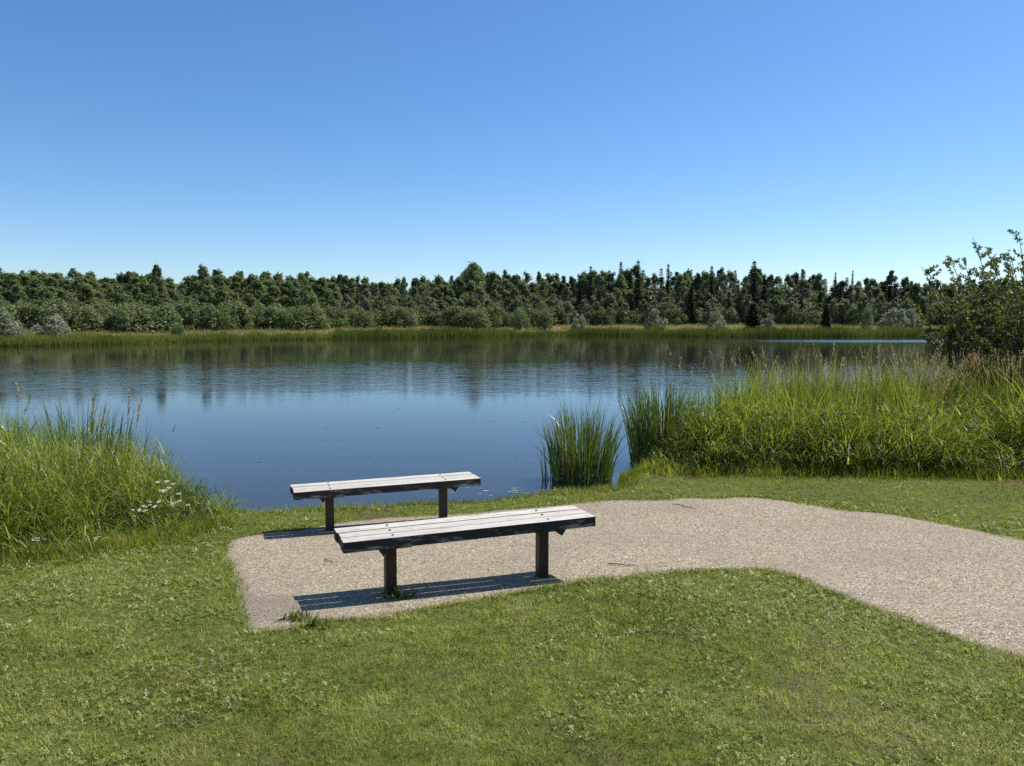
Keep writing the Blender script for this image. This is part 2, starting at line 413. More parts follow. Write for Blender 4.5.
# ------------------------------------------------------------------ grass blades
def strips(root, az, h, lean, curl, w, segs, v, taper=.8, twist=None):
    """curved tapering blades -> verts, faces, attrs"""
    n = len(root); L = segs + 1
    t = np.linspace(0, 1, L)
    th = lean[:, None] + curl[:, None] * t[None] ** 1.4
    ds = h[:, None] / segs
    mid = (th[:, :-1] + th[:, 1:]) / 2
    r = np.concatenate([np.zeros((n, 1)), np.cumsum(np.sin(mid) * ds, 1)], 1)
    z = np.concatenate([np.zeros((n, 1)), np.cumsum(np.cos(mid) * ds, 1)], 1)
    pos = np.stack([root[:, 0, None] + r * np.cos(az)[:, None], root[:, 1, None] + r * np.sin(az)[:, None], root[:, 2, None] + z], -1)
    tw = (az + np.pi / 2 if twist is None else twist)
    side = np.stack([np.cos(tw), np.sin(tw), 0 * tw], -1)[:, None, :]
    prof = np.clip((1 - t) ** taper, .06, 1)[None, :, None] * w[:, None, None] / 2
    A = pos + side * prof; B = pos - side * prof
    V = np.stack([A, B], 2).reshape(-1, 3)
    base = (np.arange(n) * L * 2)[:, None] + (np.arange(segs) * 2)[None]
    Fq = np.stack([base, base + 1, base + 3, base + 2], -1).reshape(-1, 4)
    return V, Fq, {'v': np.repeat(v, L * 2), 't': np.tile(np.repeat(t, 2), n)}, pos[:, -1], pos

def merge(parts):
    Vs, Fs, at = [], [], {}
    o = 0
    for p in parts:
        V, Fq, a = p[:3]
        Vs.append(V); Fs.append(Fq + o); o += len(V)
        for kk, vv in a.items(): at.setdefault(kk, []).append(vv)
    return np.vstack(Vs), np.vstack(Fs), {kk: np.concatenate(vv) for kk, vv in at.items()}

def in_tall_left(x, y): return sd_poly(x, y, left_poly)[0].reshape(np.shape(x))
left_front = [back(*q) for q in ((-170, 596), (-60, 574), (0, 562), (60, 556), (100, 549), (150, 541), (190, 532), (218, 524))]
left_poly = left_front + [(-3.55, 9.5), (-4.2, 10.25), (-5.6, 11.1), (-8, 12.1), (-12, 13.4), (-12, 8)]
right_front = [(2.2, 11.85), (2.45, 11.6), (2.75, 11.5), (3.4, 11.55), (4.6, 11.5), (6, 11.4), (8, 11.2), (11, 10.8), (15, 10.5)]
right_poly = right_front + [(18, 21.5), (14, 20.6), (9, 17.9), (5, 15.3), (2.7, 13.6), (2.3, 12.6)]

def polar(n, r0, r1, a0, a1, p=0.0):
    u = U(0, 1, n)
    r = np.exp(np.log(r0) + u * np.log(r1 / r0))
    a = U(a0, a1, n)
    return r * np.sin(a), r * np.cos(a), r

# mown lawn
x, y, r = polar(600000, 2.5, 14.5, R(-48), R(50))
pd = path_sd(x, y)
ld = sd_poly(x, y, left_poly)[0]; rd = sd_poly(x, y, right_poly)[0]; wd = sd_poly(x, y, pond)[0]
bare = fbm(x, y, .5, 31)
ok = (pd > -.01 - .16 * np.clip(bare - .45, -.1, .5) - .05 * U(0, 1, len(x))) & (wd > .04) & (ld > -.25) & (rd > -.25)
mud_patch = np.exp(-(((x + .2) / 1.1) ** 2 + ((y - 9.0) / .22) ** 2))
ok &= U(0, 1, len(x)) > mud_patch * .8
x, y, r, pd, wd = x[ok], y[ok], r[ok], pd[ok], wd[ok]
lush = fbm(x, y, 1.5, 41); dryn = fbm(x, y, .8, 47); fine = vnoise(x, y, .12, 53)
edge_tall = np.exp(-np.clip(pd, 0, 9) / .10)
h = U(.016, .040, len(x)) * (.75 + .6 * lush) * (1 + .9 * edge_tall * U(0, 1, len(x))) * (1 + 1.6 * np.exp(-wd / .25))
h *= .8 + .55 * smooth01((fine - .35) / .4)
v = np.clip(.42 + (dryn - .5) * .75 + (fine - .5) * .42 + (vnoise(x, y, .05, 57) - .5) * .45 + rng.normal(0, .24, len(x)) - .25 * (lush - .5), 0, .97)
v = np.where(U(0, 1, len(x)) < (.03 + .09 * (dryn > .58)) * np.clip(5.5 / r, .15, 1), U(.88, 1, len(x)), np.where(r > 7.5, v * .85, v))
w = U(.0028, .0052, len(x)) * np.clip(r / 4.2, .8, 3)
p = strips(np.stack([x, y, terrain(x, y) - .004], -1), U(0, 6.283, len(x)), h, np.abs(rng.normal(.7, .4, len(x))), U(.2, 1.3, len(x)), w, 2, v, .6)
tag(mesh_np('lawn_grass', p[0], p[1], M['lawn'], attrs=p[2]), 'short mown green lawn with dry yellowish patches around the gravel path', 'grass', kind='stuff')

# clover and broad weeds in the lawn
x, y, r = polar(120000, 2.6, 10.5, R(-45), R(47))
cl = fbm(x, y, .45, 61); cl2 = fbm(x, y, 1.6, 67)
ok = (path_sd(x, y) > .02) & (sd_poly(x, y, left_poly)[0] > .1) & (cl + .9 * (cl2 - .5) + .10 * (x > .5) + U(-.24, .24, len(x)) > .62) & (sd_poly(x, y, pond)[0] > .2)
x, y, r = x[ok], y[ok], r[ok]
zz = terrain(x, y)
parts = []
vv = np.clip(rng.normal(.55, .25, len(x)), 0, 1)
hz = U(.010, .036, len(x)); a0 = U(0, 6.283, len(x)); tiltx = rng.normal(0, .45, len(x)); tilty = rng.normal(0, .45, len(x))
for q in range(3):
    a = a0 + q * 2.094
    s = U(.0045, .0105, len(x)) * np.clip(r / 5, .9, 1.6)
    def pt(rad, off):
        ca, sa = np.cos(a + off), np.sin(a + off)
        return np.stack([x + rad * s * ca, y + rad * s * sa, zz + hz + rad * s * (ca * tiltx + sa * tilty)], -1)
    Vq = np.stack([pt(.1, 0), pt(1.1, -.55), pt(1.7, 0), pt(1.1, .55)], 1).reshape(-1, 3)
    parts.append((Vq, np.arange(len(Vq)).reshape(-1, 4), {'v': np.repeat(vv, 4), 't': np.zeros(len(Vq))}))
V, Fq, at = merge(parts)
tag(mesh_np('clover', V, Fq, M['clover'], attrs=at), 'pale green clover leaves and low weeds spread through the mown lawn', 'clover', kind='stuff')

# loose chips
x, y, r = polar(52000, 3.2, 11, R(-30), R(50))
pd = path_sd(x, y)
ok = (pd < .05) & (U(0, 1, len(x)) < .35 + .65 * np.exp(-np.abs(pd) / .12))
x, y = x[ok], y[ok]; n = len(x); s = U(.0025, .006, n)
oct_ = np.array([(1, 0, 0), (0, 1, 0), (-1, 0, 0), (0, -1, 0), (0, 0, 1), (0, 0, -1)], float)
ra = U(0, 6.283, n)
sc = np.stack([s * U(.7, 1.5, n), s * U(.7, 1.4, n), s * U(.5, .9, n)], -1)
Vq = oct_[None] * sc[:, None] + rng.normal(0, .22, (n, 6, 3)) * s[:, None, None]
c_, s_ = np.cos(ra)[:, None], np.sin(ra)[:, None]
Vq = np.stack([Vq[..., 0] * c_ - Vq[..., 1] * s_, Vq[..., 0] * s_ + Vq[..., 1] * c_, Vq[..., 2]], -1) + np.stack([x, y, terrain(x, y) + .008], -1)[:, None]
ft = np.array([(0, 1, 4), (1, 2, 4), (2, 3, 4), (3, 0, 4), (1, 0, 5), (2, 1, 5), (3, 2, 5), (0, 3, 5)])
Fq = (np.arange(n) * 6)[:, None, None] + ft[None]
tag(mesh_np('loose_gravel', Vq.reshape(-1, 3), Fq.reshape(-1, 3), M['chip'], attrs={'v': np.repeat(U(0, 1, n), 6)}), 'loose tan and grey stone chips scattered over the path', 'gravel', kind='stuff')

# tall grass banks
def sample_poly(poly, n):
    P = np.asarray(poly); lo, hi = P.min(0), P.max(0)
    ox, oy = [], []
    while sum(map(len, ox)) < n:
        x = U(lo[0], hi[0], n); y = U(lo[1], hi[1], n)
        ok = sd_poly(x, y, poly)[0] < 0
        ox.append(x[ok]); oy.append(y[ok])
    return np.concatenate(ox)[:n], np.concatenate(oy)[:n]

def tussocks(x, y, spacing, seed):
    """pull roots towards tussock centres and give each tussock its own splay"""
    ix, iy = np.floor(x / spacing), np.floor(y / spacing)
    cx = (ix + .2 + .6 * hash2(ix, iy, seed)) * spacing; cy = (iy + .2 + .6 * hash2(ix, iy, seed + 1)) * spacing
    return cx, cy, hash2(ix, iy, seed + 2)

def tall_bank(name, poly, n, hfun, label, wid, seed):
    x, y = sample_poly(poly, n)
    cx, cy, tv = tussocks(x, y, .42, seed)
    k = U(.15, .75, n)
    x, y = x + (cx - x) * k, y + (cy - y) * k
    ed = -sd_poly(x, y, poly)[0]
    wd = sd_poly(x, y, pond)[0]
    z = np.maximum(terrain(x, y), WATER - .05)
    h = hfun(x, y, ed) * (.6 + .55 * U(0, 1, n)) * (.75 + .5 * tv)
    h *= .72 + .6 * vnoise(x, y, .33, seed + 8)
    az = np.arctan2(y - cy, x - cx) + rng.normal(0, .9, n)
    lean = np.abs(rng.normal(.18, .2, n)); curl = np.abs(rng.normal(1.5, .9, n))
    ph = fbm(x, y, .9, seed + 5)
    v = np.clip(.45 + (tv - .5) * .5 + (ph - .5) * .7 + rng.normal(0, .14, n), 0, .9)
    v = np.where(U(0, 1, n) < .04, U(.9, 1, n), v)
    parts = [strips(np.stack([x, y, z - .02], -1), az, h, lean, curl, U(.6, 1.3, n) * wid, 4, v, .75, az + np.pi / 2 + rng.normal(0, .7, n))]
    # leafy tangle through the upper half of the bank
    m = int(n * .8)
    j = rng.integers(0, n, m)
    bx, by = x[j] + rng.normal(0, .1, m), y[j] + rng.normal(0, .1, m)
    hz = np.clip(h[j], .1, 1.15) * U(.25, .95, m) ** .8 * .85
    parts.append(strips(np.stack([bx, by, z[j] + hz], -1), U(0, 6.283, m), U(.10, .27, m), U(.2, 1.3, m), U(.3, 1.7, m), U(.7, 1.4, m) * wid, 3, np.clip(v[j] + rng.normal(0, .15, m), 0, 1), .55))
    V, Fq, at = merge(parts)
    return tag(mesh_np(name, V, Fq, M['tall'], attrs=at), label, 'grass', kind='stuff')

def hl(x, y, ed):
    back_ = np.clip((y - (6.6 + .42 * (x + 4.3))) / 1.6, 0, 1)
    taper = np.clip((-3.35 - x) / 2.3, .0, 1)
    return (.32 + .68 * smooth01(ed / .7)) * (.5 + .5 * taper) * (.85 + .4 * fbm(x, y, .7, 72))
tall_bank('tall_grass', left_poly, 30000, hl, 'rank of lush green tall grass along the left shore beside the lawn', .0135, 71)
def hr(x, y, ed):
    dark = np.exp(-(((x - 3.5) / .9) ** 2)) * .25
    lowleft = np.clip(.35 + .65 * (x - 2.3) / 1.2, .35, 1)
    return (.44 + .66 * smooth01(ed / .7) + .22 * smooth01((ed - .8) / 1.7) + dark) * lowleft * (.5 + .95 * fbm(x, y, 1.0, 82))
tall_bank('tall_grass', right_poly, 76000, hr, 'wide bank of tall green grass on the right shore below the willow', .021, 81)

# upright broad bladed reeds behind the grass on the right
n = 11500
rp_ = [(2.9, 13.1), (6, 12.9), (11, 12.6), (14, 14), (13, 17.5), (9.5, 16.9), (5, 15.1), (3.1, 13.7)]
x, y = sample_poly(rp_, n)
cx, cy, tv = tussocks(x, y, .5, 131)
kk_ = U(.2, .8, n); x, y = x + (cx - x) * kk_, y + (cy - y) * kk_
den = fbm(x, y, 1.2, 133)
ok = den + U(-.15, .15, n) > .40
x, y, tv = x[ok], y[ok], tv[ok]; n = len(x)
h = U(1.0, 1.5, n) * (.82 + .36 * tv) * np.clip(.7 + .3 * (x - 2.9) / 1.0, .7, 1)
p = strips(np.stack([x, y, np.maximum(terrain(x, y), WATER - .1)], -1), U(0, 6.283, n), h, np.abs(rng.normal(.07, .07, n)), np.where(U(0, 1, n) < .12, U(.5, 1.2, n), U(0, .4, n)), U(.014, .027, n), 5, np.clip(.42 + (tv - .5) * .5 + rng.normal(0, .2, n), 0, .97), .6, rng.normal(0, .9, n))
tag(mesh_np('reed_grass', p[0], p[1], M['tall'], attrs=p[2]), 'tall upright broad bladed reeds behind the grass on the right shore', 'reeds', kind='stuff')

# ragged fringe where the banks meet the lawn and along the waterline
def fringe(line, n, spread, hh, label, seed, wid=.006):
    L = dense(line, .05, False)
    i = rng.integers(0, len(L), n)
    x = L[i, 0] + rng.normal(0, spread, n); y = L[i, 1] + rng.normal(0, spread, n)
    ok = (sd_poly(x, y, pond)[0] > -.03) & (path_sd(x, y) > -.02)
    x, y = x[ok], y[ok]; n = len(x)
    nz = fbm(x, y, .5, seed)
    h = U(.4, 1.2, n) * hh * (.5 + nz)
    v = np.clip(.36 + (nz - .5) * .9 + rng.normal(0, .2, n), 0, 1)
    p = strips(np.stack([x, y, terrain(x, y) - .01], -1), U(0, 6.283, n), h, np.abs(rng.normal(.3, .25, n)), U(.2, 1.3, n), U(.6, 1.3, n) * wid, 3, v, .7)
    return tag(mesh_np('fringe_grass', p[0], p[1], M['lawn'], attrs=p[2]), label, 'grass', kind='stuff')
fringe(left_front, 9000, .16, .17, 'unmown grass fringe where the left tall grass meets the lawn', 91)
fringe(right_front, 15000, .2, .22, 'unmown grass fringe where the right tall grass meets the lawn', 92, .008)
L_ = path_poly; n = 26000
i = rng.integers(0, len(L_), n); rag = fbm(L_[i, 0], L_[i, 1], .28, 121)
sx_, sy_ = U(-1, 1, n), U(-1, 1, n); amp_ = .02 + .26 * np.clip(rag - .42, 0, 1)
x = L_[i, 0] + sx_ * amp_; y = L_[i, 1] + sy_ * amp_
ok = (sd_poly(x, y, pond)[0] > .05) & (np.hypot(x, y) < 16)
x, y, rag = x[ok], y[ok], rag[ok]; n = len(x)
rr_ = np.hypot(x, y)
v = np.clip(.42 + (rag - .5) * .6 + rng.normal(0, .2, n), 0, 1)
p = strips(np.stack([x, y, terrain(x, y) - .004], -1), U(0, 6.283, n), U(.018, .055, n) * (.5 + rag), np.abs(rng.normal(.6, .4, n)), U(.2, 1.3, n), U(.003, .005, n) * np.clip(rr_ / 4.2, .8, 3), 2, v, .6)
tag(mesh_np('edge_grass', p[0], p[1], M['lawn'], attrs=p[2]), 'ragged grass creeping over the edges of the gravel path', 'grass', kind='stuff')
shore_line = [(p[0], p[1] - .16) for p in near_shore[7:15]]
fringe(shore_line, 14000, .10, .13, 'strip of rough grass along the waterline behind the benches', 93)

# grass flowering plumes and stalks
def plume_set(x, y, z, h, lean, az, ps, v):
    n = len(x)
    st = strips(np.stack([x, y, z], -1), az, h, lean, U(.05, .5, n), np.full(n, .0045) + 0 * x, 4, np.clip(v * .8, 0, 1), .25)
    parts = [st]
    tip = st[3]; d_ = st[4][:, -1] - st[4][:, -2]; d_ /= np.linalg.norm(d_, axis=1)[:, None]
    for q in range(11):
        f = q / 10
        root = tip - d_ * (ps * (1 - f))[:, None]
        parts.append(strips(root, U(0, 6.283, n), ps * U(.22, .42, n) * (1.05 - .7 * f), np.arctan2(np.hypot(d_[:, 0], d_[:, 1]), d_[:, 2]) * .6 + U(.05, .5, n), U(.1, .8, n), U(.009, .018, n), 2, np.clip(v + rng.normal(0, .12, n), 0, 1), .5))
    return parts
def plumes(name, poly, n, hfun, label, seed):
    x, y = sample_poly(poly, n)
    keep = fbm(x, y, 1.0, seed) + U(-.2, .2, n) > .45
    x, y = x[keep], y[keep]; n = len(x)
    parts = plume_set(x, y, np.maximum(terrain(x, y), WATER), hfun(x, y, n), np.abs(rng.normal(.08, .09, n)), U(0, 6.283, n), U(.16, .32, n), U(.1, .9, n))
    V, Fq, at = merge(parts)
    return tag(mesh_np(name, V, Fq, M['plume'], attrs=at), label, 'grass', kind='stuff')
plumes('plume_grass', [(6.6, 12.4), (13, 11.8), (15, 15.5), (9.5, 15.6), (7.0, 13.6)], 3000, lambda x, y, n: U(1.4, 1.85, n), 'dense reddish tan seed plumes standing in front of the willow', 101)
plumes('plume_grass', [(2.6, 12.4), (7, 12.0), (9, 16.0), (5, 15.0), (2.9, 13.4)], 240, lambda x, y, n: U(1.35, 1.95, n), 'scattered thin tan seed plumes along the top of the right grass bank', 103)

# reed stalks rising above the left bank (each one a thing)
def reed_stalk(x, y, h, leanaz, lean, plume_len, label):
    t = empty('reed_stalk', (x, y, T1(x, y)))
    one = lambda a: np.array([float(a)])
    z0 = np.zeros((1, 3))
    st = strips(z0, one(leanaz), one(h), one(lean), one(U(.1, .45)), one(.008), 6, one(U(.5, .95)), .3)
    mesh_np('stem', st[0], st[1], M['tall'], t, st[2])
    tip = st[4][0, -1]; d_ = st[4][0, -1] - st[4][0, -2]; d_ /= np.linalg.norm(d_)
    n = 26; f = np.linspace(0, 1, n)
    root = tip[None] - d_[None] * (plume_len * (1 - f))[:, None]
    pl = strips(root, np.full(n, leanaz) + rng.normal(0, 1.0, n), plume_len * U(.2, .4, n) * (1.1 - .6 * f), np.full(n, math.acos(min(1, d_[2])) * .9) + U(0, .35, n), U(.1, .6, n), U(.007, .014, n), 2, U(.3, 1, n), .5)
    mesh_np('plume', pl[0], pl[1], M['plume'], t, pl[2])
    for q in range(4):
        f = U(.25, .8); i = int(f * 6); base = st[4][0, i]
        lf = strips(base[None], one(leanaz + U(-2.5, 2.5)), one(U(.28, .5)), one(U(.25, .7)), one(U(.4, 1.3)), one(.016), 4, one(U(.2, .8)), .8)
        mesh_np('leaf', lf[0], lf[1], M['tall'], t, lf[2])
    return tag(t, label, 'reed', 'seeding reed stalks above the left grass bank')
for (px, py, top, la, ln, plen, lab) in [
    (14, 540, 374, 3.3, .12, .30, 'tallest tan reed stalk leaning at the far left of the grass'),
    (28, 538, 384, 2.9, .16, .22, 'tan drooping reed stalk beside the tallest one at far left'),
    (8, 536, 398, .4, .06, .2, 'short straight pale reed stalk at the left picture edge'),
    (46, 534, 384, 2.6, .14, .18, 'slender leaning reed stalk between the far left pair and the brown pair'),
    (68, 530, 391, .5, .1, .15, 'lone thin reed stalk with a narrow plume left of the brown pair'),
    (87, 528, 404, 1.4, .02, .24, 'left brown reed stalk of the close pair over the grass middle'),
    (91, 528, 408, 1.2, .05, .26, 'right brown reed stalk of the close pair over the grass middle'),
    (116, 526, 416, 2.6, .08, .14, 'short pale reed stalk midway between the two brown pairs'),
    (127, 524, 395, 1.5, .02, .28, 'left stalk of the twin upright reeds nearest the open water'),
    (131, 524, 402, 1.4, .04, .3, 'right stalk of the twin upright reeds nearest the open water'),
    (150, 522, 424, .6, .16, .12, 'small thin reed stalk standing alone right of the twin upright reeds')]:
    bx, by = back(px, py)
    hh = (EYE + (322 - top) / F * by) - T1(bx, by)
    reed_stalk(bx, by, hh * 1.03, la, ln, plen, lab)

# ------------------------------------------------------------------ cattail clumps
def cattails(name, cx, cy, rx, ry, n, hmin, hmax, label):
    t = empty(name, (cx, cy, max(T1(cx, cy), WATER - .05)))
    a = U(0, 6.283, n); rr = np.sqrt(U(0, 1, n))
    x, y = rr * np.cos(a) * rx, rr * np.sin(a) * ry
    h = U(hmin, hmax, n) * (1 - .25 * rr ** 2)
    out = np.arctan2(y, x)
    p = strips(np.stack([x, y, 0 * x - .08], -1), out + rng.normal(0, .8, n), h, np.abs(rng.normal(.04, .05, n)) + .10 * rr, np.where(U(0, 1, n) < .15, U(.4, 1.4, n), U(0, .3, n)), U(.018, .034, n), 5, np.clip(rng.normal(.62, .26, n), 0, .97), .6, out + np.pi / 2 + rng.normal(0, .9, n))
    mesh_np('leaf_blades', p[0], p[1], M['cattail'], t, p[2])
    m = n // 3
    a = U(0, 6.283, m); rr = np.sqrt(U(0, 1, m)); x, y = rr * np.cos(a) * rx * 1.05, rr * np.sin(a) * ry * 1.05
    p = strips(np.stack([x, y, 0 * x - .06], -1), U(0, 6.283, m), U(.12, .45, m), np.abs(rng.normal(.3, .3, m)), U(.2, 1.8, m), U(.010, .016, m), 3, U(.0, 1, m), .5)
    mesh_np('dead_leaves', p[0], p[1], M['plume'], t, p[2])
    return tag(t, label, 'cattails', 'cattail clumps at the water edge')
bx, by = back(583, 482, WATER)
cattails('cattail_clump', bx, by + .15, .45, .36, 340, 1.05, 1.5, 'cattail clump standing in the water right of the benches with open water around')
bx2, by2 = back(664, 466, WATER)
cattails('cattail_clump', bx2 + .04, by2 + .3, .56, .5, 520, 1.15, 1.66, 'cattail clump joined to the right grass bank just beside the water gap')
bx3, by3 = back(552, 480, WATER)
cattails('cattail_clump', bx3, by3 + .1, .15, .12, 26, .5, .95, 'sparse small cattail tuft at the left foot of the standing clump')
# cattails behind the left bank
cattails('cattail_clump', -5.9, 10.2, 1.0, .5, 300, .9, 1.5, 'dark cattail clump at the far left behind the tall grass')

cattails('cattail_clump', -5.1, 8.75, .6, .35, 90, 1.0, 1.4, 'broad bladed cattails rising through the left tall grass near the picture edge')

# ------------------------------------------------------------------ white flowers and weeds
def flower_proto():
    t = empty('white_wildflower')
    m = 5
    az = U(0, 6.28, m)
    st = strips(np.zeros((m, 3)), az, U(.5, .62, m), U(.02, .2, m), U(.0, .3, m), np.full(m, .006), 3, U(.2, .6, m), .3)
    mesh_np('stem', st[0], st[1], M['weed'], t, st[2])
    for tip in st[3]:
        q = 26; s = .009
        c = tip + np.stack([U(-.024, .024, q), U(-.024, .024, q), U(-.008, .008, q)], -1)
        qa = U(0, 6.28, q)
        dv = np.stack([np.cos(qa), np.sin(qa), U(-.4, .4, q)], -1) * s; dw = np.stack([-np.sin(qa), np.cos(qa), U(-.4, .4, q)], -1) * s
        Vq = np.stack([c + dv, c + dw, c - dv, c - dw], 1).reshape(-1, 3)
        mesh_np('flower_head', Vq, np.arange(4 * q).reshape(-1, 4), M['petal'], t, {'v': np.repeat(U(0, 1, q), 4), 't': np.zeros(4 * q)})
    nl = 24
    lf = strips(np.stack([np.zeros(nl), np.zeros(nl), np.linspace(.03, .36, nl)], -1), U(0, 6.28, nl), U(.10, .16, nl), U(.5, 1.1, nl), U(.1, .8, nl), U(.012, .02, nl), 2, U(0, 1, nl), .6)
    mesh_np('leaf', lf[0], lf[1], M['weed'], t, lf[2])
    return t
fl0 = flower_proto()
def copy_tree(o, parent=None):
    c = o.copy(); COL.objects.link(c); c.parent = parent
    for ch in o.children: copy_tree(ch, c)
    return c
first = True
for (px, py, s, lab) in [
    (163, 535, 1.0, 'tallest white wildflower left of the main white flower patch'),
    (170, 534, .92, 'white wildflower second from the right in the main patch of the left grass'),
    (180, 536, .8, 'right white wildflower of the main patch, nearest the shore grass'),
    (150, 541, .8, 'left white wildflower at the foot of the main patch in the grass'),
    (136, 541, .75, 'low white wildflower left of the main patch by the lawn edge'),
    (154, 537, .82, 'white wildflower in the middle of the main patch in the left grass'),
    (100, 552, .5, 'lone short white wildflower above the dark gap in the left grass'),
    (40, 557, .55, 'lone short white wildflower low at the far left grass edge')]:
    bx, by = back(px, py)
    o = fl0 if first else copy_tree(fl0)
    first = False
    o.location = (bx, by, T1(bx, by)); o.rotation_euler = (0, 0, U(0, 6.28)); o.scale = (.8 * s, .8 * s, 1.0 * s * s)
    tag(o, lab, 'wildflower', 'white wildflowers in the left grass')

def weed(px, py, size, n, label):
    x, y = back(px, py)
    t = empty('weed', (x, y, T1(x, y) + .01))
    a = U(0, 6.28, n); rr = U(0, size, n)
    p = strips(np.stack([rr * np.cos(a), rr * np.sin(a) * .7, 0 * a], -1), U(0, 6.28, n), U(.03, .09, n), U(.2, 1.2, n), U(.1, .9, n), U(.010, .022, n), 3, U(0, 1, n), .55)
    mesh_np('leaves', p[0], p[1], M['weed'], t, p[2])
    s = strips(np.stack([U(-size, size, 5) * .4, U(-size, size, 5) * .4, np.zeros(5)], -1), U(0, 6.28, 5), U(.08, .15, 5), U(.1, .6, 5), U(.1, .6, 5), np.full(5, .004), 3, U(.2, 1, 5), .3)
    mesh_np('stalk', s[0], s[1], M['tall'], t, s[2])
    return tag(t, label, 'weed', 'small weeds growing on the path')
weed(399, 598, .13, 70, 'low green weed at the foot of the left leg of the near bench')
weed(296, 620, .12, 80, 'yellowish weed at the left end of the near bench shadow')
weed(317, 627, .10, 60, 'grey-green weed on the path corner below the near bench shadow')

# ------------------------------------------------------------------ tubes, benches, twigs
def tube(bm, pts, radii, sides=7, mi=0):
    rings = []
    pts = [Vector(p) for p in pts]
    for i, p in enumerate(pts):
        d = (pts[min(i + 1, len(pts) - 1)] - pts[max(i - 1, 0)])
        d = d.normalized() if d.length > 1e-9 else Vector((0, 0, 1))
        a = d.orthogonal().normalized(); b = d.cross(a)
        rings.append([bm.verts.new(p + (a * math.cos(2 * math.pi * q / sides) + b * math.sin(2 * math.pi * q / sides)) * radii[i]) for q in range(sides)])
    for r0, r1 in zip(rings, rings[1:]):
        for q in range(sides):
            # keep rings from twisting: match nearest start vertex
            f = bm.faces.new((r0[q], r0[(q + 1) % sides], r1[(q + 1) % sides], r1[q])); f.material_index = mi
    bm.faces.new(rings[-1]); bm.faces.new(rings[0][::-1])

BL, BW, BT, BH = 2.025, .417, .081, .492
def bench(x, y, yaw, seat_z, label):
    gz0 = seat_z - BH
    t = empty('bench', (x, y, gz0), yaw)
    bm = bmesh.new()
    gap = .0125; pw = (BW - 2 * gap) / 3
    for i in range(3):
        y0 = -BW / 2 + i * (pw + gap)
        e = (0, .006, -.003)[i]
        box(bm, -BL / 2 + e, BL / 2 + e * .7, y0, y0 + pw, BH - BT + .0004 * i, BH - (0, .0015, .0008)[i], .0045)
    bm.normal_update()
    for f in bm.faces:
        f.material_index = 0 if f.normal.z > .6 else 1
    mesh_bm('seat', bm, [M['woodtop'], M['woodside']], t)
    for sx in (-.63, .63):
        lx, ly = x + sx * math.cos(yaw), y + sx * math.sin(yaw)
        gz = T1(lx, ly) - gz0
        bm = bmesh.new(); box(bm, sx - .042, sx + .042, -.042, .042, gz - .1, BH - BT - .012, .006)
        mesh_bm('leg', bm, M['steel'], t)
        bm = bmesh.new()
        box(bm, sx - .125, sx + .125, -.19, .19, BH - BT - .0115, BH - BT - .001, .002)
        # triangular angle arm on the outer side of the post
        o_ = 1 if sx > 0 else -1
        vs = [[bm.verts.new((sx + o_ * dx, yy, BH - BT - dz)) for dx, dz in ((.0425, .0125), (.118, .0125), (.116, .022), (.092, .056))] for yy in (-.188, .186)]
        for q in range(4):
            bm.faces.new((vs[0][q], vs[0][(q + 1) % 4], vs[1][(q + 1) % 4], vs[1][q]))
        bm.faces.new(vs[0]); bm.faces.new(vs[1][::-1])
        bmesh.ops.recalc_face_normals(bm, faces=bm.faces[:])
        mesh_bm('bracket', bm, M['steel'], t)
        for i in range(3):
            yc = -BW / 2 + pw / 2 + i * (pw + gap)
            bm = bmesh.new()
            bmesh.ops.create_cone(bm, segments=12, radius1=.011, radius2=.009, depth=.006, cap_ends=True)
            bmesh.ops.translate(bm, verts=bm.verts, vec=(sx + .01 * (i - 1), yc, BH + .002))
            mesh_bm('bolt', bm, M['bolt'], t)
    return tag(t, label, 'bench', 'backless wooden benches by the pond')
bench(-.3394, 5.9455, .3778, .43, 'weathered backless wooden bench nearest the lawn, in front of the other bench')
bench(-1.369, 8.341, .3697, -.176 + .43, 'weathered backless wooden bench nearest the water, behind the other bench')

for (x0, y0, x1, y1, lab) in [(607, 566, 638, 567, 'thin dark twig lying on the path right of the near bench'), (672, 505, 697, 510, 'thin dark twig lying on the path below the cattails'), (324, 561, 334, 564, 'tiny twig on the path left of the near bench seat')]:
    A = back(x0, y0); B = back(x1, y1)
    bm = bmesh.new()
    pts = []
    for i in range(6):
        f = i / 5; X_ = A[0] + (B[0] - A[0]) * f + U(-.015, .015); Y_ = A[1] + (B[1] - A[1]) * f + U(-.02, .02)
        pts.append((X_, Y_, T1(X_, Y_) + .018))
    tube(bm, pts, [.005, .0055, .005, .0045, .004, .002], 6)
    tag(mesh_bm('twig', bm, M['twig']), lab, 'twig')

# ------------------------------------------------------------------ floating bits on the pond
n = 170
x = U(-6, 6, n); y = U(13, 24, n)
x[:46] = rng.normal(-.05, .4, 46); y[:46] = rng.normal(10.75, .3, 46)
ok = sd_poly(x, y, pond)[0] < -.15; x, y = x[ok], y[ok]; n = len(x)
m = 9; ang = np.linspace(0, 2 * np.pi, m, endpoint=False)
rad = U(.006, .026, n)[:, None] * U(.5, 1.3, (n, m)); el = U(.8, 3.2, n)[:, None]
Vq = np.stack([x[:, None] + rad * np.cos(ang) * el, y[:, None] + rad * np.sin(ang), np.full((n, m), WATER + .003)], -1)
vv = np.where(np.arange(n) < 40, U(.6, 1, n), U(0, .5, n))
tag(mesh_np('floating_scum', Vq.reshape(-1, 3), np.arange(n * m).reshape(n, m), M['scum'], attrs={'v': np.repeat(vv, m)}), 'small flecks of scum and plant bits floating on the pond', 'scum', kind='stuff')

